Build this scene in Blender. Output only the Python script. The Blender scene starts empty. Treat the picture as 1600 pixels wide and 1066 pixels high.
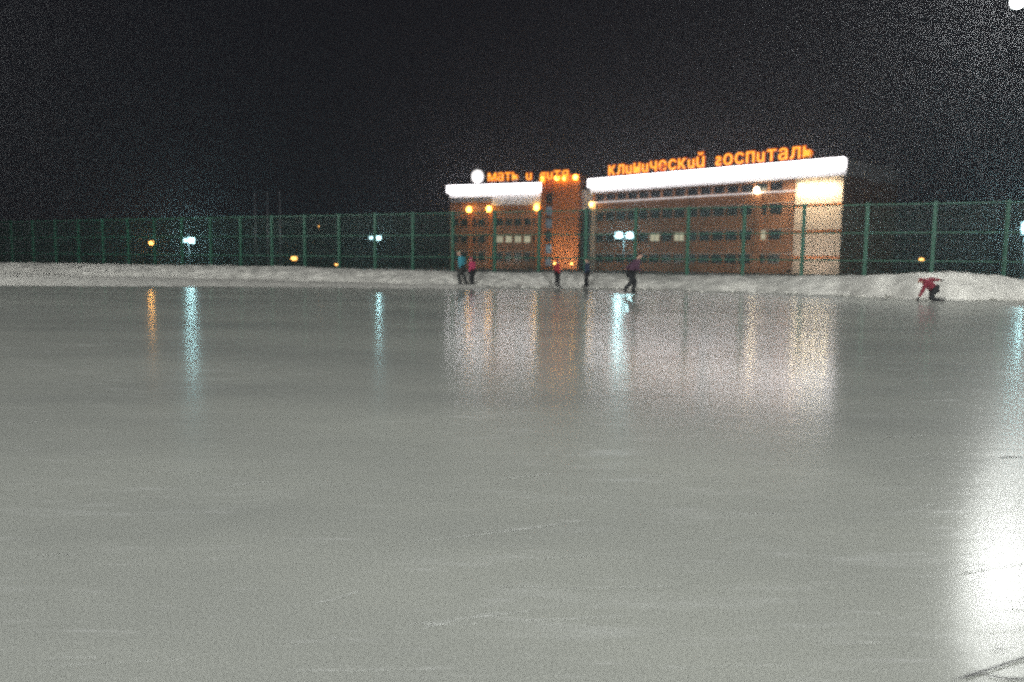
import bpy, bmesh, math, random
from mathutils import Vector, Matrix, noise

random.seed(7)
S = bpy.context.scene
COL = S.collection

# ------------------------------------------------------------------ camera
F = 28 / 36 * 1600           # focal length in pixels of a 1600 wide frame
CH = 1.05                    # camera height above the ice
HOR, ROLL = 412.0, 0.012     # horizon row at the middle of the frame, its slope
pitch = math.atan((533 - HOR) / F)
fw = Vector((0, math.cos(pitch), -math.sin(pitch)))
Ux = Vector((0, math.sin(pitch), math.cos(pitch)))
Xx = Vector((1, 0, 0))
ca, sa = math.cos(ROLL), math.sin(ROLL)
Rc = Xx * ca + Ux * sa
Uc = -Xx * sa + Ux * ca
cam_d = bpy.data.cameras.new('camera')
cam = bpy.data.objects.new('camera', cam_d)
COL.objects.link(cam)
cam.matrix_world = Matrix(((Rc.x, Uc.x, -fw.x, 0), (Rc.y, Uc.y, -fw.y, 0), (Rc.z, Uc.z, -fw.z, CH), (0, 0, 0, 1)))
cam_d.lens = 28
cam_d.sensor_width = 36
cam_d.clip_start = 0.05
cam_d.clip_end = 5000
cam_d.dof.use_dof = True
cam_d.dof.focus_distance = 5.0
cam_d.dof.aperture_fstop = 2.2
S.camera = cam

def ray(px, py):
    return fw + Rc * ((px - 800) / F) + Uc * ((533 - py) / F)

def at(px, py, Y):
    """world point seen at that pixel of the photograph, Y metres away"""
    d = ray(px, py)
    return Vector((0, 0, CH)) + d * (Y / d.y)

def ground(px, py, z=0.0):
    d = ray(px, py)
    return Vector((0, 0, CH)) + d * ((z - CH) / d.z)

# ------------------------------------------------------------------ world, exposure
W = bpy.data.worlds.new('World')
S.world = W
W.use_nodes = True
bg = W.node_tree.nodes['Background']
bg.inputs[0].default_value = (0.36, 0.34, 0.72, 1)
bg.inputs[1].default_value = 0.006
S.view_settings.view_transform = 'Standard'
S.view_settings.look = 'None'
S.view_settings.exposure = 0
S.view_settings.gamma = 1
S.cycles.use_denoising = False
S.cycles.sample_clamp_direct = 15.0
S.cycles.use_light_tree = False
S.cycles.pixel_filter_type = 'BLACKMAN_HARRIS'
S.cycles.filter_width = 2.6
S.cycles.sample_clamp_indirect = 1.6
S.cycles.max_bounces = 5
S.cycles.volume_bounces = 0
S.cycles.caustics_reflective = False

# ------------------------------------------------------------------ materials
def nodes(name):
    m = bpy.data.materials.new(name)
    m.use_nodes = True
    nt = m.node_tree
    return m, nt, nt.nodes['Principled BSDF']

def mat(name, col, rough=0.7, var=0.15, scale=4.0, metal=0.0, bump=0.0, emit=None, estr=0.0):
    m, nt, b = nodes(name)
    tc = nt.nodes.new('ShaderNodeTexCoord')
    n = nt.nodes.new('ShaderNodeTexNoise')
    n.inputs['Scale'].default_value = scale
    n.inputs['Detail'].default_value = 5
    nt.links.new(tc.outputs['Object'], n.inputs['Vector'])
    r = nt.nodes.new('ShaderNodeValToRGB')
    r.color_ramp.elements[0].position = 0.3
    r.color_ramp.elements[1].position = 0.7
    r.color_ramp.elements[0].color = tuple(c * (1 - var) for c in col) + (1,)
    r.color_ramp.elements[1].color = tuple(min(1, c * (1 + var)) for c in col) + (1,)
    nt.links.new(n.outputs['Fac'], r.inputs['Fac'])
    nt.links.new(r.outputs['Color'], b.inputs['Base Color'])
    b.inputs['Roughness'].default_value = rough
    b.inputs['Metallic'].default_value = metal
    if bump:
        bp = nt.nodes.new('ShaderNodeBump')
        bp.inputs['Strength'].default_value = bump
        bp.inputs['Distance'].default_value = 0.08
        nt.links.new(n.outputs['Fac'], bp.inputs['Height'])
        nt.links.new(bp.outputs['Normal'], b.inputs['Normal'])
    if emit:
        b.inputs['Emission Color'].default_value = tuple(emit) + (1,)
        b.inputs['Emission Strength'].default_value = estr
    return m

def glow(name, col, strength, base=(.8, .8, .8)):
    m, nt, b = nodes(name)
    b.inputs['Base Color'].default_value = tuple(base) + (1,)
    b.inputs['Emission Color'].default_value = tuple(col) + (1,)
    b.inputs['Emission Strength'].default_value = strength
    return m

M = {}
M['snow'] = mat('snow', (0.74, 0.72, 0.67), 0.9, 0.2, 1.6, bump=0.9)
M['far_snow'] = mat('unlit_snow', (0.12, 0.12, 0.125), 0.95, 0.25, 0.3)  # snow lying unlit; its darkness is put into the colour
M['green'] = mat('green_paint', (0.018, 0.125, 0.075), 0.45, 0.12, 6)
M['wire'] = mat('green_wire', (0.008, 0.05, 0.03), 0.45, 0.1, 6)
M['steel'] = mat('galvanised_steel', (0.35, 0.35, 0.38), 0.45, 0.12, 5, metal=0.4)
M['dark_steel'] = mat('dark_painted_steel', (0.05, 0.05, 0.055), 0.5, 0.12, 5)
M['brick'] = mat('terracotta_cladding', (0.40, 0.18, 0.085), 0.6, 0.25, 0.35)
M['orange'] = mat('orange_cladding', (0.60, 0.20, 0.05), 0.55, 0.15, 0.5)
M['cream'] = mat('cream_cladding', (0.62, 0.52, 0.42), 0.6, 0.08, 0.8)
M['white'] = mat('white_cladding', (0.78, 0.78, 0.78), 0.55, 0.06, 0.9)
M['pale'] = mat('pale_trim', (0.6, 0.55, 0.5), 0.6, 0.08, 2)
M['grey'] = mat('grey_cladding', (0.16, 0.17, 0.18), 0.55, 0.1, 1)
M['roof'] = mat('roof_felt', (0.08, 0.08, 0.085), 0.9, 0.1, 1)
M['frame'] = mat('dark_window_frame', (0.05, 0.055, 0.06), 0.4, 0.1, 3)
M['glass'] = mat('window_glass', (0.02, 0.035, 0.045), 0.3, 0.2, 0.3)
M['lit_glass'] = mat('lit_window_glass', (0.3, 0.3, 0.3), 0.2, 0.1, 1, emit=(1, 0.93, 0.6), estr=0.55)
M['stair_glass'] = mat('stair_window_glass', (0.1, 0.13, 0.16), 0.15, 0.2, 1, emit=(0.5, 0.62, 0.8), estr=0.16)
M['led'] = glow('light_box_glow', (1.0, 0.95, 0.97), 8.5)  # glow stands for the washed upper wall as well as its strip lamp
M['ledge_glow'] = glow('lit_ledge_glow', (0.9, 0.95, 1.0), 0.8)  # light falling on the pale upper ledge, put in as glow
M['warm_lamp'] = glow('warm_wall_lamp', (1.0, 0.80, 0.50), 25)
M['yellow_lamp'] = glow('yellow_wall_lamp', (1.0, 0.50, 0.06), 14)
M['orange_lamp'] = glow('orange_wall_lamp', (1.0, 0.52, 0.10), 12)
M['cool_glass'] = glow('cool_lamp_glass', (.6, .97, 1), 4)
M['cool_lamp'] = glow('cool_flood_lamp', (0.50, 0.95, 1.0), 260)
M['cool_lamp_soft'] = glow('cool_flood_lamp_weaker', (0.50, 0.95, 1.0), 90)
M['flood'] = glow('rink_flood_lamp', (0.97, 1.0, 0.98), 40)
M['sodium'] = glow('sodium_lamp', (1.0, 0.50, 0.12), 70)
M['sodium_dim'] = glow('sodium_lamp_dim', (1.0, 0.46, 0.10), 5)
M['sign_face'] = glow('sign_letter_face', (1.0, 0.37, 0.025), 2.1, (.2, .05, .01))
M['sign_rim'] = glow('sign_letter_rim', (1.0, 0.09, 0.005), 0.7, (.1, .01, .01))
M['disc'] = glow('sign_disc_face', (1.0, 0.97, 0.95), 1.3)

# ice
def ice_material():
    m, nt, b = nodes('rink_ice')
    L = nt.links
    def N(t): return nt.nodes.new(t)
    tc = N('ShaderNodeTexCoord')
    def noise_tex(sc, detail, mapping=None, rot=0.0, rough=0.55):
        mp = N('ShaderNodeMapping')
        mp.inputs['Scale'].default_value = mapping or (1, 1, 1)
        mp.inputs['Rotation'].default_value = (0, 0, rot)
        L.new(tc.outputs['Object'], mp.inputs['Vector'])
        n = N('ShaderNodeTexNoise')
        n.inputs['Scale'].default_value = sc
        n.inputs['Detail'].default_value = detail
        n.inputs['Roughness'].default_value = rough
        L.new(mp.outputs['Vector'], n.inputs['Vector'])
        return n
    def ramp(src, a, b_, c0=(0, 0, 0, 1), c1=(1, 1, 1, 1)):
        r = N('ShaderNodeValToRGB')
        r.color_ramp.elements[0].position = a
        r.color_ramp.elements[1].position = b_
        r.color_ramp.elements[0].color = c0
        r.color_ramp.elements[1].color = c1
        L.new(src, r.inputs['Fac'])
        return r
    def mix(fac, c1, c2):
        x = N('ShaderNodeMixRGB')
        if isinstance(fac, float): x.inputs[0].default_value = fac
        else: L.new(fac, x.inputs[0])
        for i, c in ((1, c1), (2, c2)):
            if isinstance(c, tuple): x.inputs[i].default_value = c
            else: L.new(c, x.inputs[i])
        return x
    big = noise_tex(0.25, 7, (.7, 1.4, 1))
    base = ramp(big.outputs['Fac'], 0.3, 0.7, (0.345, 0.355, 0.335, 1), (0.53, 0.54, 0.49, 1))
    # long faint skate swooshes, brighter scraped frost
    s1 = noise_tex(2.0, 8, (0.6, 2.8, 1), 0.12, 0.72)
    f1 = ramp(s1.outputs['Fac'], 0.55, 0.68)
    s2 = noise_tex(2.3, 8, (0.6, 3.5, 1), -0.5, 0.72)
    f2 = ramp(s2.outputs['Fac'], 0.57, 0.68)
    mask = noise_tex(0.35, 2)
    fm = ramp(mask.outputs['Fac'], 0.42, 0.62)
    mul = N('ShaderNodeMath'); mul.operation = 'MAXIMUM'
    L.new(f1.outputs['Color'], mul.inputs[0]); L.new(f2.outputs['Color'], mul.inputs[1])
    m2 = N('ShaderNodeMath'); m2.operation = 'MULTIPLY'
    L.new(mul.outputs[0], m2.inputs[0]); L.new(fm.outputs['Color'], m2.inputs[1])
    m3 = N('ShaderNodeMath'); m3.operation = 'MULTIPLY'; m3.inputs[1].default_value = 0.45
    L.new(m2.outputs[0], m3.inputs[0])
    c = mix(m3.outputs[0], base.outputs['Color'], (0.75, 0.76, 0.75, 1))
    # fine scratches
    s3 = noise_tex(7, 5, (0.35, 4.5, 1), 0.25, 0.7)
    f3 = ramp(s3.outputs['Fac'], 0.58, 0.68)
    m4 = N('ShaderNodeMath'); m4.operation = 'MULTIPLY'; m4.inputs[1].default_value = 0.3
    L.new(f3.outputs['Color'], m4.inputs[0])
    c = mix(m4.outputs[0], c.outputs[0], (0.8, 0.8, 0.8, 1))
    gr = noise_tex(150, 2)
    g2 = ramp(gr.outputs['Fac'], 0.35, 0.65, (0.72, 0.72, 0.72, 1), (1.2, 1.2, 1.2, 1))
    mm = N('ShaderNodeMixRGB'); mm.blend_type = 'MULTIPLY'; mm.inputs[0].default_value = 1
    L.new(c.outputs[0], mm.inputs[1]); L.new(g2.outputs['Color'], mm.inputs[2])
    L.new(mm.outputs[0], b.inputs['Base Color'])
    rr = N('ShaderNodeMath'); rr.operation = 'MULTIPLY_ADD'
    L.new(m2.outputs[0], rr.inputs[0]); rr.inputs[1].default_value = 0.07; rr.inputs[2].default_value = 0.165
    L.new(rr.outputs[0], b.inputs['Roughness'])
    b.inputs['IOR'].default_value = 1.31
    bn = noise_tex(3.0, 5, (0.6, 1.6, 1), 0.1)
    bp = N('ShaderNodeBump'); bp.inputs['Strength'].default_value = 0.08; bp.inputs['Distance'].default_value = 0.02
    L.new(bn.outputs['Fac'], bp.inputs['Height'])
    L.new(bp.outputs['Normal'], b.inputs['Normal'])
    return m
M['ice'] = ice_material()

def fabric(name, col):
    return mat(name, col, 0.85, 0.2, 12, bump=0.2)
M['teal'] = fabric('teal_jacket', (0.05, 0.30, 0.38))
M['pink'] = fabric('pink_jacket', (0.50, 0.05, 0.13))
M['red'] = fabric('red_jacket', (0.42, 0.03, 0.04))
M['maroon'] = fabric('maroon_jacket', (0.24, 0.025, 0.045))
M['navy'] = fabric('navy_jacket', (0.025, 0.04, 0.08))
M['plum'] = fabric('plum_jacket', (0.10, 0.045, 0.08))
M['black'] = fabric('black_trousers', (0.018, 0.02, 0.024))
M['dgrey'] = fabric('grey_trousers', (0.05, 0.055, 0.055))
M['cap'] = fabric('pale_knit_hat', (0.42, 0.42, 0.28))
M['dcap'] = fabric('dark_knit_hat', (0.05, 0.03, 0.03))
M['skin'] = mat('skin', (0.55, 0.33, 0.25), 0.55, 0.08, 9)
M['eye'] = mat('eye', (0.03, 0.02, 0.02), 0.2, 0.1, 9)
M['blade'] = mat('skate_blade', (0.5, 0.5, 0.52), 0.25, 0.05, 9, metal=1)

# ------------------------------------------------------------------ mesh helpers
class MB:
    def __init__(s): s.v, s.f = [], []
    def box(s, x0, x1, y0, y1, z0, z1):
        n = len(s.v)
        s.v += [(x0, y0, z0), (x1, y0, z0), (x1, y1, z0), (x0, y1, z0), (x0, y0, z1), (x1, y0, z1), (x1, y1, z1), (x0, y1, z1)]
        s.f += [tuple(n + i for i in q) for q in ((0, 3, 2, 1), (4, 5, 6, 7), (0, 1, 5, 4), (1, 2, 6, 5), (2, 3, 7, 6), (3, 0, 4, 7))]
        return s
    def tube(s, p, q, r0, r1=None, seg=10):
        p, q = Vector(p), Vector(q)
        r1 = r0 if r1 is None else r1
        d = (q - p).normalized()
        a = d.orthogonal().normalized(); b = d.cross(a)
        n = len(s.v)
        for c, r in ((p, r0), (q, r1)):
            for i in range(seg):
                t = 2 * math.pi * i / seg
                s.v.append(tuple(c + a * (r * math.cos(t)) + b * (r * math.sin(t))))
        for i in range(seg):
            j = (i + 1) % seg
            s.f.append((n + i, n + j, n + seg + j, n + seg + i))
        s.f.append(tuple(n + i for i in reversed(range(seg))))
        s.f.append(tuple(n + seg + i for i in range(seg)))
        return s
    def ball(s, c, r, seg=12, rings=7, sc=(1, 1, 1)):
        n = len(s.v)
        s.v.append((c[0], c[1], c[2] + r * sc[2]))
        for k in range(1, rings):
            a = math.pi * k / rings
            for i in range(seg):
                t = 2 * math.pi * i / seg
                s.v.append((c[0] + sc[0] * r * math.sin(a) * math.cos(t), c[1] + sc[1] * r * math.sin(a) * math.sin(t), c[2] + sc[2] * r * math.cos(a)))
        s.v.append((c[0], c[1], c[2] - r * sc[2]))
        last = len(s.v) - 1
        for i in range(seg):
            j = (i + 1) % seg
            s.f.append((n, n + 1 + i, n + 1 + j))
            for k in range(rings - 2):
                o = n + 1 + k * seg
                s.f.append((o + i, o + seg + i, o + seg + j, o + j))
            o = n + 1 + (rings - 2) * seg
            s.f.append((o + i, last, o + j))
        return s
    def build(s, name, m, parent=None, bevel=0, smooth=False, loc=None, rz=0):
        me = bpy.data.meshes.new(name)
        me.from_pydata(s.v, [], s.f)
        me.materials.append(m)
        if smooth:
            for p in me.polygons: p.use_smooth = True
        o = bpy.data.objects.new(name, me)
        COL.objects.link(o)
        if parent: o.parent = parent
        if loc: o.location = loc
        o.rotation_euler.z = rz
        if bevel:
            b = o.modifiers.new('bevel', 'BEVEL'); b.width = bevel; b.segments = 2
        return o

def tag(o, label, cat, group=None):
    o['label'] = label; o['category'] = cat
    if group: o['group'] = group
    return o

def thing(name, loc, label, cat, group=None, rz=0):
    o = bpy.data.objects.new(name, None)
    o.empty_display_size = 0.3
    COL.objects.link(o); o.location = loc; o.rotation_euler = (0, 0, rz)
    return tag(o, label, cat, group)

def structure(o):
    o['kind'] = 'structure'
    return o

# ------------------------------------------------------------------ setting
# ground behind the rink, reaching the horizon
g = MB(); NG = 2500
g.v = [(-NG, -NG, -0.05), (NG, -NG, -0.05), (NG, NG, -0.05), (-NG, NG, -0.05)]; g.f = [(0, 1, 2, 3)]
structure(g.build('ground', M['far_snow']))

# control points: pixel x, row of bank foot, row of crest, row of ledge edge
PX = [-350, -150, 0, 200, 360, 530, 700, 860, 1000, 1150, 1300, 1380, 1440, 1500, 1560, 1600, 1700, 1850, 2000]
FOOT = [420, 424, 427.5, 433, 437, 442, 447.8, 449, 451, 456, 461, 465, 468, 469, 469, 470, 474, 479, 485]
CREST = [405, 408, 409.5, 412.5, 414.5, 419, 424, 425, 427.5, 429.5, 430.5, 428, 424.5, 425, 430, 435, 437, 438, 440]
LEDGE = [440, 444, 446.6, 447.5, 448.3, 450, 451.5, 452.5, None]
def interp(xs, ys, x):
    if x <= xs[0]: return ys[0]
    for i in range(len(xs) - 1):
        if x <= xs[i + 1]:
            t = (x - xs[i]) / (xs[i + 1] - xs[i])
            t = t * t * (3 - 2 * t)
            return ys[i] + (ys[i + 1] - ys[i]) * t
    return ys[-1]

# ice sheet
ice = MB(); n0 = 0
cols = [(-80, ), ]
ice.v = [(-90, -25, 0), (70, -25, 0), (70, 70, 0), (-90, 70, 0)]; ice.f = [(0, 1, 2, 3)]
ice_o = structure(ice.build('ice_rink', M['ice']))

# snow bank : swept profile with clumpy displacement
def snowbank():
    vs, fs = [], []
    prof = [(-0.10, 0.0), (0.0, 0.10), (0.07, 0.24), (0.16, 0.42), (0.3, 0.62), (0.45, 0.80), (0.62, 0.93), (0.8, 1.0), (1.0, 1.0), (1.3, 0.95), (1.8, 0.75), (2.5, 0.4), (3.3, 0.1), (3.8, -0.1)]
    sub = 4
    pf = []
    for i in range(len(prof) - 1):
        for k in range(sub):
            t = k / sub
            pf.append((prof[i][0] * (1 - t) + prof[i + 1][0] * t, prof[i][1] * (1 - t) + prof[i + 1][1] * t))
    pf.append(prof[-1])
    xs = []
    x = -350.0
    while x <= 2000: xs.append(x); x += 3.0
    for px in xs:
        f = ground(px, interp(PX, FOOT, px))
        W_ = 2.4
        dirv = Vector((0.45, 0.89, 0)).normalized()
        cz_y = f.y + W_ * 0.9
        c = at(px, interp(PX, CREST, px), cz_y)
        h = max(0.3, c.z)
        for (a, b) in pf:
            p = f + dirv * (a * W_)
            z = b * h
            q = Vector((p.x, p.y, 0))
            n1 = noise.noise(q * 0.9 + Vector((0, 0, z * 1.5)))
            n2 = noise.noise(q * 2.6 + Vector((5, 1, z * 4)))
            n3 = noise.noise(q * 6.0 + Vector((9, 3, z * 9)))
            amp = min(1.0, b * 3) if b > 0 else 0
            z += amp * (0.05 * n1 + 0.04 * n2 + 0.025 * n3)
            d = amp * (0.14 * n1 + 0.10 * n2 + 0.06 * n3)
            vs.append((p.x, p.y - d, z - 0.03))
    m_ = len(pf)
    for i in range(len(xs) - 1):
        for j in range(m_ - 1):
            a = i * m_ + j
            fs.append((a, a + m_, a + m_ + 1, a + 1))
    b = MB(); b.v, b.f = vs, fs
    return b.build('snow_bank', M['snow'], smooth=True)
structure(snowbank())

# low flat ledge of ploughed snow before the bank on the left
def ledge():
    vs, fs = [], []
    xs = [(-350 + i * 4) for i in range(int((760 + 350) / 4) + 1)]
    LX = PX[:9]
    rows = 12
    for px in xs:
        e = ground(px, interp([-350, -150, 0, 200, 360, 530, 690, 760], [441, 445, 446.6, 447.5, 448.3, 450, 451.5, 450.6], px))
        f = ground(px, interp(PX, FOOT, px) + 0.6)
        for j in range(rows):
            t = j / (rows - 1)
            p = e.lerp(f, t)
            n = noise.noise(Vector((p.x * 1.2, p.y * 1.2, 0)))
            z = 0.004 + (0.10 * min(1, t * 5) * (1 - 0.6 * max(0, t - 0.8) * 5)) * (1 + 0.5 * n)
            vs.append((p.x + 0, p.y + 0.25 * n * (1 - t), z))
    for i in range(len(xs) - 1):
        for j in range(rows - 1):
            a = i * rows + j
            fs.append((a, a + rows, a + rows + 1, a + 1))
    b = MB(); b.v, b.f = vs, fs
    return b.build('snow_ledge', M['snow'], smooth=True)
structure(ledge())

def chunks():
    b = MB(); rnd = random.Random(3)
    for k in range(420):
        px = rnd.uniform(-300, 1900)
        p = ground(px, interp(PX, FOOT, px) + rnd.uniform(-1, 1) + abs(rnd.gauss(0, .8)))
        r_ = rnd.uniform(.025, .10) * (1 if rnd.random() < .85 else 1.6)
        n0_ = len(b.v)
        b.ball((p.x, p.y, r_ * .4), r_, 7, 5, sc=(rnd.uniform(.8, 1.5), rnd.uniform(.8, 1.3), rnd.uniform(.5, .9)))
        for i in range(n0_, len(b.v)):
            v = Vector(b.v[i]); b.v[i] = tuple(v + Vector((noise.noise(v * 9), noise.noise(v * 9 + Vector((4, 0, 0))), noise.noise(v * 9 + Vector((0, 7, 0))))) * r_ * .5)
    o = b.build('snow_crumbs', M['snow']); o['kind'] = 'stuff'
chunks()

# ------------------------------------------------------------------ fence
FSC = 1.25
A = Vector((ray(0, 400).x / ray(0, 400).y * 59.6, 59.6, 0))
B = Vector((ray(1600, 420).x / ray(1600, 420).y * 31.1, 31.1, 0))
fd = (B - A).normalized(); fang = math.atan2(fd.y, fd.x)
# one post is seen at x = 1353
rp = ray(1353, 380); k = rp.x / rp.y
t0 = (k * A.y - A.x) / (fd.x - k * fd.y)
SP = 2.5
FH = 3.72
fence = thing('mesh_fence', A + fd * t0, 'tall green welded mesh fence on square posts behind the snow bank', 'fence', rz=fang)
i0, i1 = -27, 6
for i in range(i0, i1 + 1):
    p = MB().box(-.07, .07, -.055, .055, -.2, FH).box(-.08, .08, -.065, .065, FH, FH + .03)
    p.box(-.075, .075, .055, .075, 2.0, 2.08).box(-.075, .075, .055, .075, 0.9, 0.98)
    p.build('post', M['green'], fence, loc=(i * SP, 0, 0))
pan = MB()
r = 0.0045
xw = 0.08
while xw < SP - 0.05:
    pan.box(xw - r, xw + r, -r, r, 0.1, FH - .02); xw += 0.055
zw = 0.12
while zw < FH:
    pan.box(.06, SP - .06, -.011, -.004, zw - .004, zw + .004); zw += 0.2
pan0 = pan.build('mesh_panel', M['wire'], fence, loc=(i0 * SP, 0, 0))
for z in (0.2, 1.35, 2.5, FH - .06):
    MB().box(i0 * SP, i1 * SP, -.095, -.058, z - .025, z + .025).build('rail', M['green'], fence)
for i in range(i0 + 1, i1):
    c = pan0.copy(); COL.objects.link(c); c.parent = fence; c.location = (i * SP, 0, 0)

# ------------------------------------------------------------------ buildings
class Wing:
    """vertical facade between two points seen in the photograph"""
    def __init__(s, x0, Y0, x1, Y1):
        a, b = ray(x0, 380), ray(x1, 350)
        s.p0 = Vector((a.x / a.y * Y0, Y0, 0)); s.p1 = Vector((b.x / b.y * Y1, Y1, 0))
        s.d = (s.p1 - s.p0).normalized(); s.L = (s.p1 - s.p0).length
        s.ang = math.atan2(s.d.y, s.d.x)
        s.n = Vector((-s.d.y, s.d.x, 0))      # away from the camera
    def uz(s, px, py):
        d = ray(px, py); o = Vector((0, 0, CH))
        t = (s.p0 - o).dot(s.n) / d.dot(s.n)
        p = o + d * t
        return (p - s.p0).dot(s.d), p.z
    def u(s, px, py=350): return s.uz(px, py)[0]
    def shifted(s, off):
        import copy
        w = copy.copy(s); w.p0 = s.p0 - s.n * off; w.p1 = s.p1 - s.n * off
        return w

def windows(parent, xs, w, z0, z1, lit=(), y=0.0, litmat='lit_glass'):
    """a row of framed windows, front of the glass set back"""
    first = None; firstp = None
    for k, x in enumerate(xs):
        if first is None:
            t = 0.07
            fr = MB().box(0, t, 0, .12, 0, z1 - z0).box(w - t, w, 0, .12, 0, z1 - z0).box(t, w - t, 0, .12, 0, t).box(t, w - t, 0, .12, z1 - z0 - t, z1 - z0).box(w * .5 - .03, w * .5 + .03, .01, .11, t, z1 - z0 - t)
            first = fr.build('window', M['frame'], parent, loc=(x, y, z0)); f = first
            firstp = MB().box(t, w - t, .06, .08, t, z1 - z0 - t).build('pane', M['glass'], first)
            pz = firstp
        else:
            f = first.copy(); COL.objects.link(f); f.parent = parent; f.location = (x, y, z0)
            pz = firstp.copy(); COL.objects.link(pz); pz.parent = f
        if k in lit:
            pz.data = pz.data.copy(); pz.data.materials[0] = M[litmat]
            f['label'] = 'lit window'

def wall_lamp(parent, x, y, z, m, r=0.3, h=0.8):
    b = MB().box(x - .12, x + .12, y - .05, y, z - .15, z + .15).box(x - .05, x + .05, y - .38, y - .05, z - .03, z + .03)
    o = b.build('wall_lamp', M['dark_steel'], parent)
    l = MB().ball((x, y - .65, z), r, sc=(1, 1, h / (2 * r)))
    l.build('lamp_glass', M[m], o, smooth=True)
    return o

HT = 17.1
# ---- right wing
RW = Wing(925, 153.5, 1318, 119)
rw = thing('hospital_wing', RW.p0, 'long terracotta hospital wing with glowing white parapet and a pale end tower', 'building', rz=RW.ang)
L = RW.L
uT = RW.u(1243, 380)                        # tower start
strips = [(1.5, 3.0), (5.3, 6.8), (9.3, 10.9), (13.0, 14.3)]
wall = MB()
zs = [0] + [z for s in strips for z in s] + [14.5]
for i in range(0, len(zs), 2):
    wall.box(0, uT, 0, .4, zs[i], zs[i + 1])
ww = 2.1; gap = 0.45
xs = []
x = .6
while x + ww < uT - .3: xs.append(x); x += ww + gap
for (z0, z1) in strips:
    e = 0
    for x in xs:
        wall.box(e, x, .02, .4, z0, z1); e = x + ww
    wall.box(e, uT, .02, .4, z0, z1)
wall.box(0, L, .41, 20, 0, 14.5)
wall.build('wall', M['brick'], rw)
uz = [RW.u(1030, 366), RW.u(1060, 366)]
for si, (z0, z1) in enumerate(strips):
    lit = []
    if si == 1:
        lit = [min(range(len(xs)), key=lambda k: abs(xs[k] + 1 - u_)) for u_ in (uz[0], uz[1], RW.u(1197, 366))]
    windows(rw, xs, ww, z0, z1, lit, .14)
for (z, hh) in ((3.05, .14), (6.85, .1), (10.95, .1)):
    MB().box(0, uT - .02, -.18, -.002, z, z + hh).build('ledge', M['pale'], rw)
MB().box(0, uT - .02, -.35, -.002, 12.7, 12.82).build('ledge', M['ledge_glow'], rw)['label'] = 'pale ledge, the light on it given as glow'
# white upper band; strip lamp enlarged to a tall glowing box for its reflection
MB().box(-.5, L + .2, -.35, -.003, 14.55, HT - .12).box(-.5, L + .2, .0, .6, 14.55, HT - .12).box(L - .4, L + .2, .6, 20, 14.55, HT - .12).build('parapet', M['white'], rw)
MB().box(-.6, L + .3, -.45, 20.1, HT - .11, HT).build('roof', M['roof'], rw)
MB().box(-.4, L + .1, -1.15, -.95, HT - 1.45, HT - .02).build('light_box', M['led'], rw)
br = MB()
x = 0
while x < L: br.box(x - .05, x + .05, -1.1, -.455, HT - .1, HT - .04); x += 4
br.build('strip_bracket', M['dark_steel'], rw)
# pale end tower
tw = MB()
zb = [(0, 2.3), (2.75, 6.2), (6.65, 10.1), (10.55, 14.5)]
for (a, b) in zb: tw.box(uT, L, -.8, .4, a, b)
tw.build('tower_wall', M['cream'], rw)
ts = MB()
for a, b in ((2.3, 2.75), (6.2, 6.65), (10.1, 10.55)): ts.box(uT + .03, L - .03, -.72, .4, a, b)
ts.build('tower_stripe', M['orange'], rw)
for px in (1259, 1275, 1290, 1305):
    wall_lamp(rw, RW.u(px, 295), -.82, RW.uz(px, 294)[1], 'warm_lamp', .34, 1.0)
ld = bpy.data.lights.new('tower_wash', 'AREA'); ld.shape = 'RECTANGLE'; ld.size = L - uT - .6; ld.size_y = .4; ld.energy = 1500; ld.color = (1, .80, .55)
lo = bpy.data.objects.new('tower_wash', ld); COL.objects.link(lo); lo.parent = rw
lo.location = ((uT + L) / 2, -1.9, RW.uz(1290, 296)[1]); lo.rotation_euler = Vector((0, 1.0, -.9)).normalized().to_track_quat('-Z', 'X').to_euler()
lo.rotation_euler = (math.radians(48), 0, 0)
# pilasters with lamps
for px, py in ((1187, 298), (929, 320)):
    u, z = RW.uz(px, py)
    MB().box(u - .55, u + .55, -.3, -.002, 0, 12.65).box(u - .55, u + .55, -.3, -.352, 12.84, 12.9).build('pilaster', M['cream'] if px < 1000 else M['brick'], rw)
    wall_lamp(rw, u, -.32, z, 'warm_lamp' if px > 1000 else 'orange_lamp', .4, 1.0)
u, z = RW.uz(1300, 300)

# ---- left wing
LW = Wing(703, 170, 868, 160.5)
lw = thing('hospital_wing', LW.p0, 'shorter terracotta hospital wing under the white disc, with three yellow wall lamps', 'building', rz=LW.ang)
L2 = LW.L
uc = LW.u(770, 300)
wall = MB()
strips2 = [(1.5, 3.3), (5.3, 6.7), (8.8, 10.2)]
zs = [0] + [z for s in strips2 for z in s] + [12.2]
for i in range(0, len(zs), 2): wall.box(0, L2, 0, .4, zs[i], zs[i + 1])
xs2 = []; x = .5
while x + 1.5 < L2 - .3: xs2.append(x); x += 1.5 + .55
for (z0, z1) in strips2:
    e = 0
    for x in xs2: wall.box(e, x, .02, .4, z0, z1); e = x + 1.5
    wall.box(e, L2, .02, .4, z0, z1)
wall.box(0, L2, .41, 18, 0, 14.5).box(0, L2, .01, .4, 12.2, 14.5)
wall.build('wall', M['brick'], lw)
for si, (z0, z1) in enumerate(strips2):
    lit = []
    if si == 1:
        lit = [min(range(len(xs2)), key=lambda k: abs(xs2[k] + .7 - LW.u(p, 375))) for p in (780, 793, 813, 830)]
    windows(lw, xs2, 1.5, z0, z1, lit, .14)
MB().box(0, L2, -.18, -.002, 3.35, 3.5).box(0, L2, -.18, -.002, 1.0, 1.12).build('ledge', M['pale'], lw)
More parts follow.
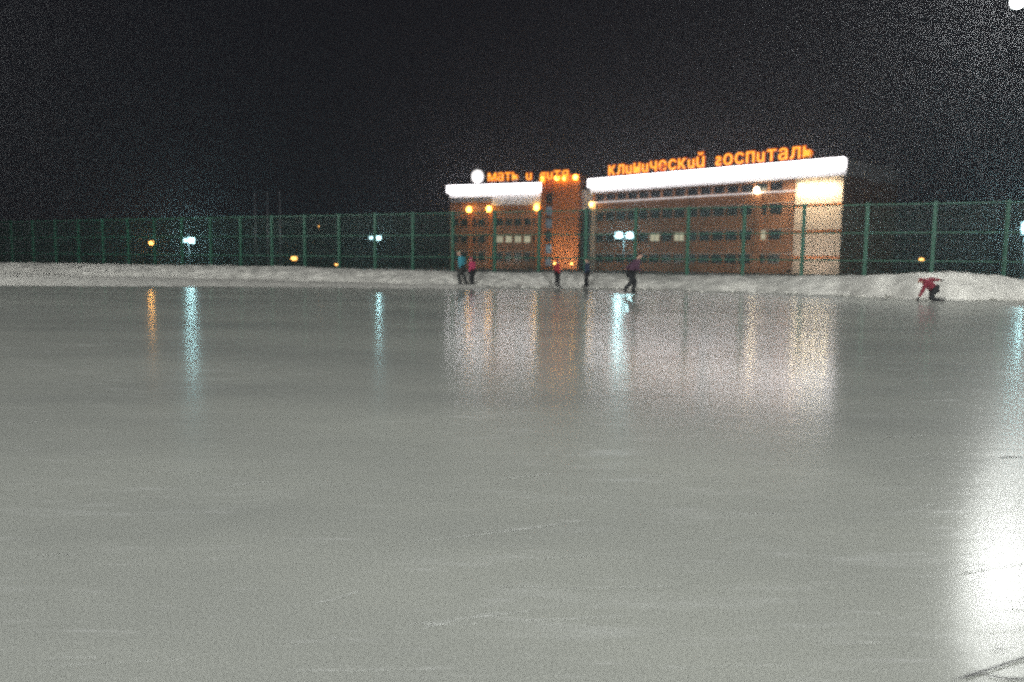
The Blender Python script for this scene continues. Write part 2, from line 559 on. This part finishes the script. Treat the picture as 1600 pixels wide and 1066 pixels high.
MB().box(-.05, uc, -.35, -.003, 14.6, HT - .12).box(uc, L2, -.36, -.003, 12.9, HT - .12).box(-.05, L2, 0, .6, 14.52, HT - .12).box(-.05, .5, .6, 18, 14.52, HT - .12).build('parapet', M['white'], lw)
MB().box(-.05, uc - .02, -.2, -.004, 13.7, 14.55).build('grey_band', M['grey'], lw)
MB().box(-.3, L2, -.45, 18.1, HT - .11, HT).build('roof', M['roof'], lw)
MB().box(-.2, L2 - 2.5, -1.15, -.95, HT - 1.45, HT - .02).build('light_box', M['led'], lw)  # strip lamp enlarged to a glowing box here too
for px, py in ((736, 328), (767, 327), (841, 325)):
    u, z = LW.uz(px, py)
    MB().box(u - .5, u + .5, -.3, -.002, 0, 12.3).build('pilaster', M['orange'], lw)
    wall_lamp(lw, u, -.32, z, 'yellow_lamp', .5, 1.2)

# ---- stair tower between the wings
a = LW.p1; u0 = LW.u(848, 350)
st = thing('stair_tower', LW.p0 + LW.d * u0 - LW.n * 1.2, 'orange lit stair tower with a strip of bluish windows between the two wings', 'building', rz=LW.ang)
u1, u2, u3, u4 = [LW.u(p, 350) - u0 for p in (855, 866, 907, 935)]
TH = LW.uz(880, 274)[1]
t = MB().box(0, u1, 0, 8, 0, TH).box(u2, u3, 0, 8, 0, TH).box(u1, u2, .5, 8, 0, TH - .6).box(u1, u2, .05, 8, TH - .59, TH)
t.build('wall', M['orange'], st)
zz = 0.6
sw = u2 - u1
first = None
kk = 0
while zz < TH - 3:
    fr = MB().box(u1 + .02, u1 + .12, .2, .35, zz, zz + 1.9).box(u2 - .12, u2 - .02, .2, .35, zz, zz + 1.9).box(u1 + .12, u2 - .12, .2, .35, zz, zz + .1).box(u1 + .12, u2 - .12, .2, .35, zz + 1.8, zz + 1.9)
    f = fr.build('window', M['frame'], st)
    MB().box(u1 + .12, u2 - .12, .25, .3, zz + .1, zz + 1.8).build('pane', M['stair_glass' if kk % 3 != 2 else 'glass'], f)
    zz += 2.5; kk += 1
MB().box(u3 + .01, u4, 1.5, 9, 12.6, 15.6).box(u3 + .01, u4, 1.4, 9, 11.6, 12.4).build('link_fascia', M['white'], st)
MB().box(u3 + .01, u4, 1.8, 9, 0, 11.58).build('link_glazing', M['glass'], st)
mu = MB()
for k in range(5): mu.box(u3 + .01, u4, 1.7, 1.79, 1.9 * k + 1.2, 1.9 * k + 1.35)
mu.build('mullion', M['frame'], st)
for uu in (u1 * .5, u2 + 1.1, u2 + 2.6, u3 - .6):
    wall_lamp(st, uu, -.02, TH - .7, 'yellow_lamp', .42, .9)
for uu in (u2 + 1.0, u3 - 1.0):
    o = MB().ball((uu, -.8, 1.2), .2).build('added_uplight', M['orange_lamp'], st, smooth=True)  # lamp balls added to light the foot of the stair tower

# projectors added before the wings to brighten the facades
def fill_projector(parent, x, y, power, col, tx=0, tz=8):
    o = MB().box(-.3, .3, -.2, .2, .25, .65).box(-.35, -.31, -.1, .1, 0, .6).box(.31, .35, -.1, .1, 0, .6).build('added_projector', M['dark_steel'], parent, loc=(x, y, 0))
    MB().box(-.26, .26, .201, .22, .29, .61).build('lamp_glass', M['warm_lamp'], o)
    ld = bpy.data.lights.new('fill_beam', 'SPOT'); ld.energy = power; ld.color = col
    ld.spot_size = math.radians(130); ld.spot_blend = 1; ld.shadow_soft_size = .2
    lo = bpy.data.objects.new('fill_beam', ld); COL.objects.link(lo); lo.parent = o; lo.location = (0, .35, .5)
    lo.rotation_euler = Vector((tx, -y, tz)).normalized().to_track_quat('-Z', 'Y').to_euler()
for k in range(2):
    fill_projector(rw, uT * (k + .5) / 2, -14, 1700, (1, .85, .75))
fill_projector(rw, (uT + L) / 2, -9, 2200, (1, .84, .72))
for k in range(1):
    fill_projector(lw, L2 * .4, -13, 2000, (1, .85, .75))
fill_projector(st, (u2 + u3) / 2, -7, 2600, (1, .75, .5), 0, 7)

# ------------------------------------------------------------------ roof signs
def text_mesh(ch, size, offset, extrude, name, m, parent, loc, mirror=False):
    cu = bpy.data.curves.new('t', 'FONT')
    cu.body = ch; cu.size = size; cu.offset = offset; cu.extrude = extrude
    cu.align_x = 'CENTER'
    to = bpy.data.objects.new('t', cu); COL.objects.link(to)
    dg = bpy.context.evaluated_depsgraph_get(); dg.update()
    me = bpy.data.meshes.new_from_object(to.evaluated_get(dg))
    bpy.data.objects.remove(to); bpy.data.curves.remove(cu)
    vs = [v.co.copy() for v in me.vertices]
    x0 = min(v.x for v in vs); x1 = max(v.x for v in vs)
    for v in me.vertices:
        c = v.co
        x = c.x - (x0 + x1) / 2
        if mirror: x = -x
        v.co = (x, -c.z, c.y)
    return me, (x1 - x0)

def lettering(parent, text, u0_, u1_, z, size, m_face, m_rim):
    """letters evenly spread between two places; one mesh for faces, one for the rim"""
    verts = {'f': MB(), 'r': MB()}
    data = []; tot = 0
    for ch in text:
        if ch == ' ': data.append(None); tot += size * .38; continue
        c, mir = (ch, False)
        if ch == '<': c, mir = 's', True
        a_, w_ = text_mesh(c, size, -.003 * size, .1, 'a', None, None, None, mir)
        b_, _ = text_mesh(c, size, .035 * size, .08, 'b', None, None, None, mir)
        data.append((a_, b_, w_)); tot += w_
    gapn = sum(1 for _ in text) - 1
    gp = (u1_ - u0_ - tot) / gapn
    x = u0_
    for d in data:
        if d is None: x += size * .38 + gp; continue
        for me, key, yy in ((d[0], 'f', -.12), (d[1], 'r', 0)):
            mb = MB()
            for v in me.vertices: mb.v.append((v.co.x, v.co.y + (yy if key == 'f' else 0), v.co.z))
            for p in me.polygons: mb.f.append(tuple(p.vertices))
            if key == 'f': fo = mb.build('letter', m_face, parent, loc=(x + d[2] / 2, 0, z))
            else: mb.build('letter_rim', m_rim, fo)
        x += d[2] + gp
        bpy.data.meshes.remove(d[0]); bpy.data.meshes.remove(d[1])

def sign_frame(parent, a_, b_, z, n):
    f = MB().box(a_, b_, .12, .2, z + .25, z + .33).box(a_, b_, .12, .2, z + 1.2, z + 1.28)
    for k in range(n):
        x = a_ + (b_ - a_) * (k + .5) / n
        f.box(x - .04, x + .04, .2, .28, z - .7, z + 1.3)
        f.tube((x, .28, z + 1.1), (x, 1.6, z - .65), .03, seg=6)
    f.build('sign_frame', M['dark_steel'], parent)

s1 = thing('roof_sign', RW.p0 + Vector((0, 0, HT)) - RW.n * .2, 'glowing orange rooftop sign reading клинический госпиталь', 'sign', rz=RW.ang)
sa_, sb_ = RW.u(953, 268), RW.u(1270, 242)
lettering(s1, 'клuнuческuŭ <оспuталь', sa_, sb_, .5, 3.25, M['sign_face'], M['sign_rim'])
sign_frame(s1, sa_, sb_, .65, 14)
LS = LW.shifted(2.1)
s2 = thing('roof_sign', LS.p0 + Vector((0, 0, HT)), 'glowing orange rooftop sign reading мать и дитя beside the white disc', 'sign', rz=LW.ang)
sa_, sb_ = LS.u(763, 278), LS.u(888, 274)
lettering(s2, 'мать u guтя', sa_, sb_, .55, 2.95, M['sign_face'], M['sign_rim'])
sign_frame(s2, sa_, LS.u(850, 275), .6, 6)
u, z = LW.uz(747, 276)
s3 = thing('disc_sign', LW.p0 + LW.d * u + Vector((0, 0, HT)) - LW.n * .2, 'round glowing white disc standing on the roof before the orange letters', 'sign', rz=LW.ang)
MB().tube((0, .0, z - HT), (0, -.25, z - HT), 1.35, seg=40).build('disc_face', M['disc'], s3)
MB().tube((0, .01, z - HT), (0, .12, z - HT), 1.45, seg=40).build('disc_rim', M['steel'], s3)
MB().box(-.3, -.2, .13, .25, 0, z - HT).box(.2, .3, .13, .25, 0, z - HT).build('sign_frame', M['dark_steel'], s3)

# ------------------------------------------------------------------ far lamps
def lamp_point(parent, loc, r, radiance, col):
    ld = bpy.data.lights.new('lamp_light', 'POINT')
    ld.energy = radiance * 4 * math.pi ** 2 * r * r; ld.color = col; ld.shadow_soft_size = r
    lo = bpy.data.objects.new('lamp_light', ld); COL.objects.link(lo); lo.parent = parent; lo.location = loc
def flood_post(px, py, Y, n, lampm, r, label, sep, cat='floodlight', group='cool white floodlights beyond the fence'):
    p = at(px, py, Y)
    o = thing('floodlight_post', (p.x, p.y, 0), label, cat, group)
    MB().tube((0, 0, 0), (0, 0, p.z + .1), .09, .06).build('pole', M['dark_steel'], o, smooth=True)
    MB().box(-sep * .5 - .2, sep * .5 + .2, -.05, .05, p.z - .05, p.z + .05).build('crossarm', M['steel'], o)
    for i in range(n):
        x = (i - (n - 1) / 2) * sep if n > 1 else 0
        h = MB().box(x - r - .04, x + r + .04, -.3, -.06, p.z - r * .8 - .04, p.z + r * .8 + .04).build('lamp_head', M['dark_steel'], o, bevel=.02)
        rr = r if not (n > 1 and i == 0 and Y > 100) else r * .6
        MB().ball((x, -.31, p.z), rr, sc=(1, .35, .8)).build('lamp_glass', M['cool_glass'], h, smooth=True)
        if n == 1 or i == 1 or Y < 100: lamp_point(h, (x, -.31 - rr * 1.3, p.z), rr, {'cool_lamp': 260, 'cool_lamp_soft': 95}[lampm], (.50, .95, 1.0))
    return o
flood_post(295, 376, 120, 2, 'cool_lamp', .52, 'brightest cool floodlight beyond the fence, left of the three flagpoles', 1.0)
flood_post(586, 372, 130, 2, 'cool_lamp_soft', .46, 'twin cool floodlight between the flagpoles and the hospital', 1.2)
flood_post(975, 368, 92, 2, 'cool_lamp_soft', .44, 'twin floodlight with two equal round lamps before the long wing', 1.25)
flood_post(1603, 357, 60, 1, 'cool_lamp', .5, 'single cool floodlight right of the kneeling skater, behind the fence', 1.0)

def street_lamp(px, py, Y, m, r, label):
    p = at(px, py, Y)
    o = thing('street_lamp', (p.x, p.y, 0), label, 'street lamp', 'orange street lamps in the distance')
    MB().tube((0, 0, 0), (0, 0, p.z + .15), .08, .05).build('pole', M['dark_steel'], o, smooth=True)
    h = MB().tube((0, 0, p.z + .15), (0, -.8, p.z + .22), .04, seg=8).box(-.15, .15, -1.3, -.7, p.z + .2, p.z + .32).build('lamp_head', M['dark_steel'], o)
    MB().ball((0, -1.0, p.z), r, sc=(1.2, 1.2, .8)).build('lamp_glass', M['sodium_dim'], h, smooth=True)
    if px < 300: lamp_point(h, (0, -1.0 - r * 2.1, p.z - r * .3), r, 80, (1, .45, .08))
street_lamp(241, 380, 140, 'sodium', .42, 'orange street lamp left of the brightest cool floodlight')
street_lamp(462, 404, 130, 'sodium', .45, 'orange street lamp hanging low just right of the flagpoles')
street_lamp(530, 413.5, 60, 'sodium_dim', .09, 'tiny amber lamp peeping over the snow bank near the fence')
street_lamp(500, 354, 170, 'sodium_dim', .12, 'faint reddish lamp high between two fence posts')
street_lamp(1434, 406, 110, 'sodium_dim', .25, 'small amber lamp above the snow heap beside the kneeling skater')

for px, top, lab in ((398, 306, 'leftmost of the three bare flagpoles behind the fence'), (417, 303, 'middle one of the three bare flagpoles behind the fence'), (437, 302, 'rightmost of the three bare flagpoles behind the fence')):
    p = at(px, top, 74)
    o = thing('flagpole', (p.x, p.y, 0), lab, 'flagpole', 'flagpoles behind the fence')
    MB().tube((0, 0, 0), (0, 0, p.z), .07, .045).build('pole', M['steel'], o, smooth=True)
    MB().ball((0, 0, p.z + .08), .09).build('finial', M['steel'], o, smooth=True)

# ------------------------------------------------------------------ rink floodlight masts (lamps that light the ice; only the first is in view)
def rink_mast(p, aim, power, label, n=4, spot=True, glassm='flood', size=1.0):
    o = thing('floodlight_mast', (p.x, p.y, 0), label, 'floodlight', 'tall floodlight masts round the rink')
    d = (Vector(aim) - p); az = math.atan2(d.y, d.x) - math.pi / 2
    o.rotation_euler.z = az
    MB().tube((0, -.35, 0), (0, -.35, p.z + .5), .16, .09, 14).build('pole', M['steel'], o, smooth=True)
    MB().box(-1.3, 1.3, -.3, -.22, p.z - .05, p.z + .05).build('crossarm', M['steel'], o)
    for i in range(n):
        x = (i - (n - 1) / 2) * .62
        h = MB().box(x - .27, x + .27, -.2, .06, p.z - .2, p.z + .2).build('lamp_head', M['dark_steel'], o, bevel=.02)
        MB().ball((x, .07, p.z), .26, sc=(1, .4, 1)).build('lamp_glass', M[glassm], h, smooth=True)
    ld = bpy.data.lights.new('flood_beam', 'SPOT')
    ld.energy = power; ld.spot_size = math.radians(165); ld.spot_blend = 1; ld.shadow_soft_size = .5
    ld.color = (0.98, 1.0, 0.96)
    lo = bpy.data.objects.new('flood_beam', ld); COL.objects.link(lo)
    lo.parent = o
    lo.location = (0, .3, p.z)
    dd = Vector((0, d.xy.length, -p.z)).normalized()
    lo.rotation_euler = dd.to_track_quat('-Z', 'Y').to_euler()
    return o
mp = at(1640, -6, 29)
rink_mast(mp, (0, 8, 0), 4200, 'blazing white floodlight mast at the top corner above the rink')
rink_mast(Vector((-30, 12, 11)), (0, 10, 0), 13000, 'floodlight mast beside the left end of the rink')
rink_mast(Vector((-42, 31, 12)), (-12, 38, 0), 15000, 'unseen floodlight mast added beyond the far left corner of the rink')  # added out of view to brighten the left part of the bank
rink_mast(Vector((33, 21, 12)), (8, 34, 0), 5000, 'unseen floodlight mast added beyond the far right corner of the rink')  # added out of view to brighten the right bank and the skaters
rink_mast(Vector((-14, -18, 11)), (-4, 18, 0), 23000, 'floodlight mast behind the photographer on the left')
rink_mast(Vector((16, -16, 11)), (4, 18, 0), 26000, 'floodlight mast behind the photographer on the right')

# ------------------------------------------------------------------ people
def skin_mesh(name, pts, edges, rad, m, parent, sub=1, root=0):
    me = bpy.data.meshes.new(name)
    me.from_pydata([tuple(p) for p in pts], edges, [])
    o = bpy.data.objects.new(name, me); COL.objects.link(o)
    sk = o.modifiers.new('skin', 'SKIN'); sk.use_smooth_shade = True
    for i, rr in enumerate(rad):
        v = me.skin_vertices[0].data[i]
        if not isinstance(rr, tuple): rr = (rr, rr)
        v.radius = rr; v.use_root = (i == root)
    sd = o.modifiers.new('sub', 'SUBSURF'); sd.levels = sub; sd.render_levels = sub
    dg = bpy.context.evaluated_depsgraph_get(); dg.update()
    m2 = bpy.data.meshes.new_from_object(o.evaluated_get(dg))
    bpy.data.objects.remove(o); bpy.data.meshes.remove(me)
    m2.name = name; m2.materials.clear(); m2.materials.append(m)
    o2 = bpy.data.objects.new(name, m2); COL.objects.link(o2); o2.parent = parent
    return o2

def person(loc, rz, H, pose, jacket, trousers, hat, label, hood=False):
    """pose: joints in body units (fraction of the standing height); x = side, y = forward, z = up"""
    o = thing('person', loc, label, 'person', 'people on the ice', rz)
    P = {k: Vector(v) * H for k, v in pose.items()}
    k = H
    names = ['pelvis', 'waist', 'chest', 'neck', 'head', 'crown', 'shl', 'ell', 'wrl', 'shr', 'elr', 'wrr', 'hpl', 'knl', 'anl', 'tol', 'hpr', 'knr', 'anr', 'tor']
    idx = {n: i for i, n in enumerate(names)}
    E = [('pelvis', 'waist'), ('waist', 'chest'), ('chest', 'neck'), ('neck', 'head'), ('head', 'crown'), ('chest', 'shl'), ('shl', 'ell'), ('ell', 'wrl'), ('chest', 'shr'), ('shr', 'elr'), ('elr', 'wrr'),
         ('pelvis', 'hpl'), ('hpl', 'knl'), ('knl', 'anl'), ('anl', 'tol'), ('pelvis', 'hpr'), ('hpr', 'knr'), ('knr', 'anr'), ('anr', 'tor')]
    R = dict(pelvis=.062, waist=.055, chest=.065, neck=.030, head=.048, crown=.040, shl=.033, ell=.024, wrl=.016, shr=.033, elr=.024, wrr=.016,
             hpl=.05, knl=.034, anl=.021, tol=.018, hpr=.05, knr=.034, anr=.021, tor=.018)
    pts = [P[n] for n in names]; rad = [R[n] * k for n in names]
    ed = [(idx[a], idx[b]) for a, b in E]
    # hands: palm and five fingers each
    for s in ('l', 'r'):
        w = P['wr' + s]; d = (w - P['el' + s]).normalized()
        side = d.orthogonal().normalized(); up = d.cross(side)
        pts.append(w + d * .045 * k); rad.append(.016 * k); pi = len(pts) - 1
        ed.append((idx['wr' + s], pi))
        for q in range(5):
            off = (q - 2) * .011 * k
            ln = (.022, .040, .045, .041, .032)[q] * k
            if q == 0:
                a1 = w + d * .02 * k + side * -.026 * k; a2 = a1 + d * .02 * k + side * -.006 * k
            else:
                a1 = w + d * (.05 * k + ln * .5) + side * off; a2 = w + d * (.05 * k + ln * .9) + side * off + up * .012 * k
            pts.append(a1); rad.append(.0055 * k); pts.append(a2); rad.append(.0045 * k)
            ed.append((pi, len(pts) - 2)); ed.append((len(pts) - 2, len(pts) - 1))
    # nose
    hf = Vector(pose.get('face', (0, 1, 0))).normalized()
    pts.append(P['head'] + hf * .062 * k); rad.append(.009 * k); ed.append((idx['head'], len(pts) - 1))
    skin_mesh('body', pts, ed, rad, M['skin'], o)
    e = MB(); sd = hf.cross(Vector((0, 0, 1))).normalized()
    for s in (-1, 1): e.ball(P['head'] + hf * .050 * k + sd * (s * .018 * k) + Vector((0, 0, .012 * k)), .007 * k, 8, 5)
    e.build('eyes', M['eye'], o, smooth=True)
    def part(nm, ns, es, rr, m):
        ii = {n: i for i, n in enumerate(ns)}
        skin_mesh(nm, [P[n] for n in ns], [(ii[a], ii[b]) for a, b in es], [rr[n] * k for n in ns], m, o)
    part('jacket', ['chest', 'waist', 'pelvis', 'neck', 'shl', 'ell', 'wrl', 'shr', 'elr', 'wrr'],
         [('chest', 'waist'), ('waist', 'pelvis'), ('chest', 'neck'), ('chest', 'shl'), ('shl', 'ell'), ('ell', 'wrl'), ('chest', 'shr'), ('shr', 'elr'), ('elr', 'wrr')],
         dict(chest=.105, waist=.1, pelvis=.1, neck=.05, shl=.06, ell=.048, wrl=.033, shr=.06, elr=.048, wrr=.033), M[jacket])
    part('trousers', ['pelvis', 'hpl', 'knl', 'anl', 'hpr', 'knr', 'anr'],
         [('pelvis', 'hpl'), ('hpl', 'knl'), ('knl', 'anl'), ('pelvis', 'hpr'), ('hpr', 'knr'), ('knr', 'anr')],
         dict(pelvis=.085, hpl=.07, knl=.054, anl=.04, hpr=.07, knr=.054, anr=.04), M[trousers])
    for s in ('l', 'r'):
        a, t_ = P['an' + s], P['to' + s]
        sh = (P['kn' + s] - a).normalized()
        heel = a + (a - t_).normalized() * .025 * k - sh * .0 * k
        sk = skin_mesh('skate', [a + sh * .05 * k, a, t_, heel], [(0, 1), (1, 2), (1, 3)], [.034 * k, .032 * k, .024 * k, .026 * k], M['black'], o)
        dn = -sh
        fx = (t_ - a).normalized(); up_ = (sh - fx * sh.dot(fx)).normalized()
        b0, b1 = heel - up_ * .03 * k, t_ - up_ * .03 * k
        bl = MB().tube(b0 - up_ * .012 * k, b1 - up_ * .012 * k + fx * .01 * k, .006 * k, seg=6)
        bl.build('blade', M['blade'], sk)
    hd, cr = P['head'], P['crown']
    ax = (cr - hd).normalized()
    if hood:
        skin_mesh('hood', [hd - ax * .02 * k - hf * .02 * k, hd + ax * .02 * k - hf * .02 * k, cr + ax * .005 * k - hf * .01 * k], [(0, 1), (1, 2)], [.058 * k, .066 * k, .045 * k], M[jacket], o)
    else:
        skin_mesh('knit_hat', [hd + ax * .02 * k - hf * .006 * k, cr - hf * .004 * k, cr + ax * .02 * k], [(0, 1), (1, 2)], [.058 * k, .052 * k, .03 * k], M[hat], o)
    # gloves
    for s in ('l', 'r'):
        w = P['wr' + s]; d = (w - P['el' + s]).normalized(); side = d.orthogonal().normalized(); up = d.cross(side)
        gp = [w, w + d * .045 * k]; gr_ = [.021 * k, .021 * k]; ge = [(0, 1)]
        for q in range(5):
            off = (q - 2) * .012 * k; ln = (.022, .040, .045, .041, .032)[q] * k
            if q == 0: a1 = w + d * .02 * k + side * -.028 * k; a2 = a1 + d * .022 * k + side * -.006 * k
            else: a1 = w + d * (.05 * k + ln * .5) + side * off; a2 = w + d * (.05 * k + ln) + side * off + up * .012 * k
            gp += [a1, a2]; gr_ += [.008 * k, .007 * k]; n_ = len(gp); ge += [(1, n_ - 2), (n_ - 2, n_ - 1)]
        skin_mesh('glove', gp, ge, gr_, M['black'], o)
    return o

STAND = dict(pelvis=(0, 0, .52), waist=(0, .005, .62), chest=(0, .01, .74), neck=(0, .01, .83), head=(0, .03, .91), crown=(0, .02, .965),
             shl=(-.095, 0, .785), ell=(-.13, -.02, .63), wrl=(-.12, .05, .50), shr=(.095, 0, .785), elr=(.13, -.02, .63), wrr=(.12, .05, .50),
             hpl=(-.055, 0, .50), knl=(-.06, .03, .285), anl=(-.065, -.01, .075), tol=(-.075, .10, .05),
             hpr=(.055, 0, .50), knr=(.06, .03, .285), anr=(.065, -.01, .075), tor=(.075, .10, .05), face=(0, 1, 0))
def pose(**kw):
    d = dict(STAND); d.update(kw); return d

def on(px, py, z): return ground(px, py, z)
# teal skater and pink child, side by side by the bank
person(on(722, 448, 0), math.radians(75), 1.62, pose(waist=(0, .02, .62), chest=(0, .05, .735), neck=(0, .07, .825), head=(0, .10, .905), crown=(0, .10, .965), elr=(.14, -.02, .64), wrr=(.13, .08, .56),
       knl=(-.06, .09, .29), anl=(-.065, .02, .075), tol=(-.07, .12, .05), anr=(.065, -.12, .08), tor=(.07, -.01, .05), knr=(.06, -.02, .29)), 'teal', 'dgrey', 'cap', 'taller skater in a teal jacket and pale hat by the snow bank')
person(on(738, 448.5, 0), math.radians(60), 1.36, pose(chest=(0, .04, .735), neck=(0, .06, .825), head=(0, .08, .90), crown=(0, .08, .96), elr=(.15, .02, .66), wrr=(.14, .1, .62)), 'pink', 'black', 'dcap', 'child in a bright pink jacket beside the skater in teal', hood=True)
person(on(870, 450, 0), math.radians(-70), 1.3, pose(chest=(0, .03, .735), anl=(-.02, -.06, .075), tol=(-.02, .05, .05), anr=(.02, .05, .075), tor=(.02, .15, .05), knl=(-.03, .0, .28), knr=(.03, .06, .28)), 'red', 'black', 'dcap', 'small skater in a red jacket in front of the orange stair tower', hood=True)
person(on(917, 450.5, 0), math.radians(70), 1.34, pose(anl=(-.02, -.05, .075), tol=(-.02, .06, .05), anr=(.02, .04, .075), tor=(.02, .14, .05), knl=(-.03, .0, .28), knr=(.03, .06, .28)), 'navy', 'black', 'dcap', 'small skater in dark navy clothes under the lamp at the wing corner')
# near skater pushing off with one leg behind
person(on(987, 461, 0), math.radians(-80), 1.62, pose(pelvis=(0, -.03, .49), waist=(0, .02, .575), chest=(0, .08, .68), neck=(0, .12, .765), head=(0, .16, .84), crown=(0, .17, .90),
       shl=(-.095, .09, .72), ell=(-.15, -.02, .62), wrl=(-.15, -.10, .55), shr=(.095, .09, .72), elr=(.15, .05, .58), wrr=(.10, .16, .53),
       hpl=(-.05, -.03, .47), knl=(-.04, .09, .28), anl=(-.03, .02, .075), tol=(-.03, .13, .05),
       hpr=(.05, -.03, .47), knr=(.06, -.04, .26), anr=(.08, -.20, .12), tor=(.10, -.12, .05)), 'plum', 'black', 'dcap', 'nearest upright skater in a plum jacket and black trousers under the twin floodlight')
# kneeling child who has fallen, one hand on the ice, one arm out
kn = dict(pelvis=(.02, -.12, .27), waist=(.01, -.04, .335), chest=(0, .08, .385), neck=(0, .15, .43), head=(0, .21, .455), crown=(0, .24, .50),
          shl=(-.08, .11, .44), ell=(-.11, .19, .27), wrl=(-.11, .27, .10), shr=(.08, .04, .46), elr=(.14, -.14, .49), wrr=(.15, -.30, .47),
          hpl=(-.05, -.10, .29), knl=(-.06, -.02, .055), anl=(-.06, -.25, .05), tol=(-.06, -.34, .035),
          hpr=(.06, -.11, .29), knr=(.06, -.06, .055), anr=(.08, -.28, .05), tor=(.09, -.37, .035), face=(0, 1, -.4))
person(on(1451, 471.5, 0), math.radians(90), 1.45, kn, 'maroon', 'black', 'dcap', 'fallen child in dark red on hands and knees on the ice', hood=True)

# ------------------------------------------------------------------ grooves and crumbs in the near ice
def groove(pts, w, name='ice_groove', h=.004, mt='groove'):
    b = MB(); n = len(pts)
    P_ = [ground(x, y) for x, y in pts]
    Q = []
    for i in range(n - 1):
        for k_ in range(8):
            t = k_ / 8
            p = P_[i].lerp(P_[i + 1], t)
            Q.append(p)
    Q.append(P_[-1])
    for i, p in enumerate(Q):
        d = (Q[min(i + 1, len(Q) - 1)] - Q[max(i - 1, 0)]).normalized(); s = Vector((-d.y, d.x, 0))
        ww_ = w * (.5 + .5 * abs(noise.noise(p * 8)) * 2) * min(1, (i + .3) / 4)
        b.v += [tuple(p + s * ww_ + Vector((0, 0, h))), tuple(p - s * ww_ + Vector((0, 0, h)))]
        if i: k_ = len(b.v); b.f.append((k_ - 4, k_ - 3, k_ - 1, k_ - 2))
    return b.build(name, M[mt], ice_o)
M['groove'] = mat('wet_groove_ice', (0.10, 0.10, 0.10), 0.5, .3, 30)
M['frost'] = mat('scraped_frost', (0.60, 0.61, 0.59), 0.8, .3, 25)
rnd = random.Random(11)
marks = [[(620, 850), (760, 835), (905, 815)], [(650, 985), (720, 968), (830, 955)], [(340, 765), (380, 757), (425, 753)], [(780, 750), (820, 745), (860, 741)],
         [(485, 945), (520, 938), (560, 925)], [(60, 870), (90, 866), (120, 868)], [(1380, 720), (1440, 712), (1520, 704)], [(1300, 690), (1380, 684), (1470, 680)], [(1410, 800), (1450, 790), (1500, 784)]]
for _ in range(46):
    x, y = rnd.uniform(0, 1600), rnd.uniform(560, 1050)
    l = rnd.uniform(30, 150) * (y - 420) / 400; sl = rnd.uniform(-.16, .02)
    marks.append([(x, y), (x + l * .5, y + sl * l * .5 + rnd.uniform(-2, 2)), (x + l, y + sl * l)])
for k, m_ in enumerate(marks):
    groove(m_, (.004 if k < 9 else rnd.uniform(.0012, .003)), 'skate_mark', .002 + .00002 * k, 'frost')
groove([(1490, 1066), (1540, 1050), (1600, 1030), (1680, 1010)], .007)
groove([(1530, 1054), (1570, 1062), (1640, 1066)], .005)
groove([(1548, 1017), (1560, 1016), (1572, 1017)], .003)
groove([(1560, 716), (1580, 714), (1600, 716)], .012)

# ------------------------------------------------------------------ haze
hz = MB().box(-260, 260, -60, 330, -1.2, 60).build('haze', bpy.data.materials.new('night_haze'))
hm = hz.data.materials[0]; hm.use_nodes = True
nt = hm.node_tree
nt.nodes.remove(nt.nodes['Principled BSDF'])
pv = nt.nodes.new('ShaderNodeVolumePrincipled')
pv.inputs['Color'].default_value = (0.8, 0.8, 0.85, 1)
pv.inputs['Density'].default_value = 0.0014
pv.inputs['Anisotropy'].default_value = 0.7
nt.links.new(pv.outputs['Volume'], nt.nodes['Material Output'].inputs['Volume'])
hz['kind'] = 'stuff'
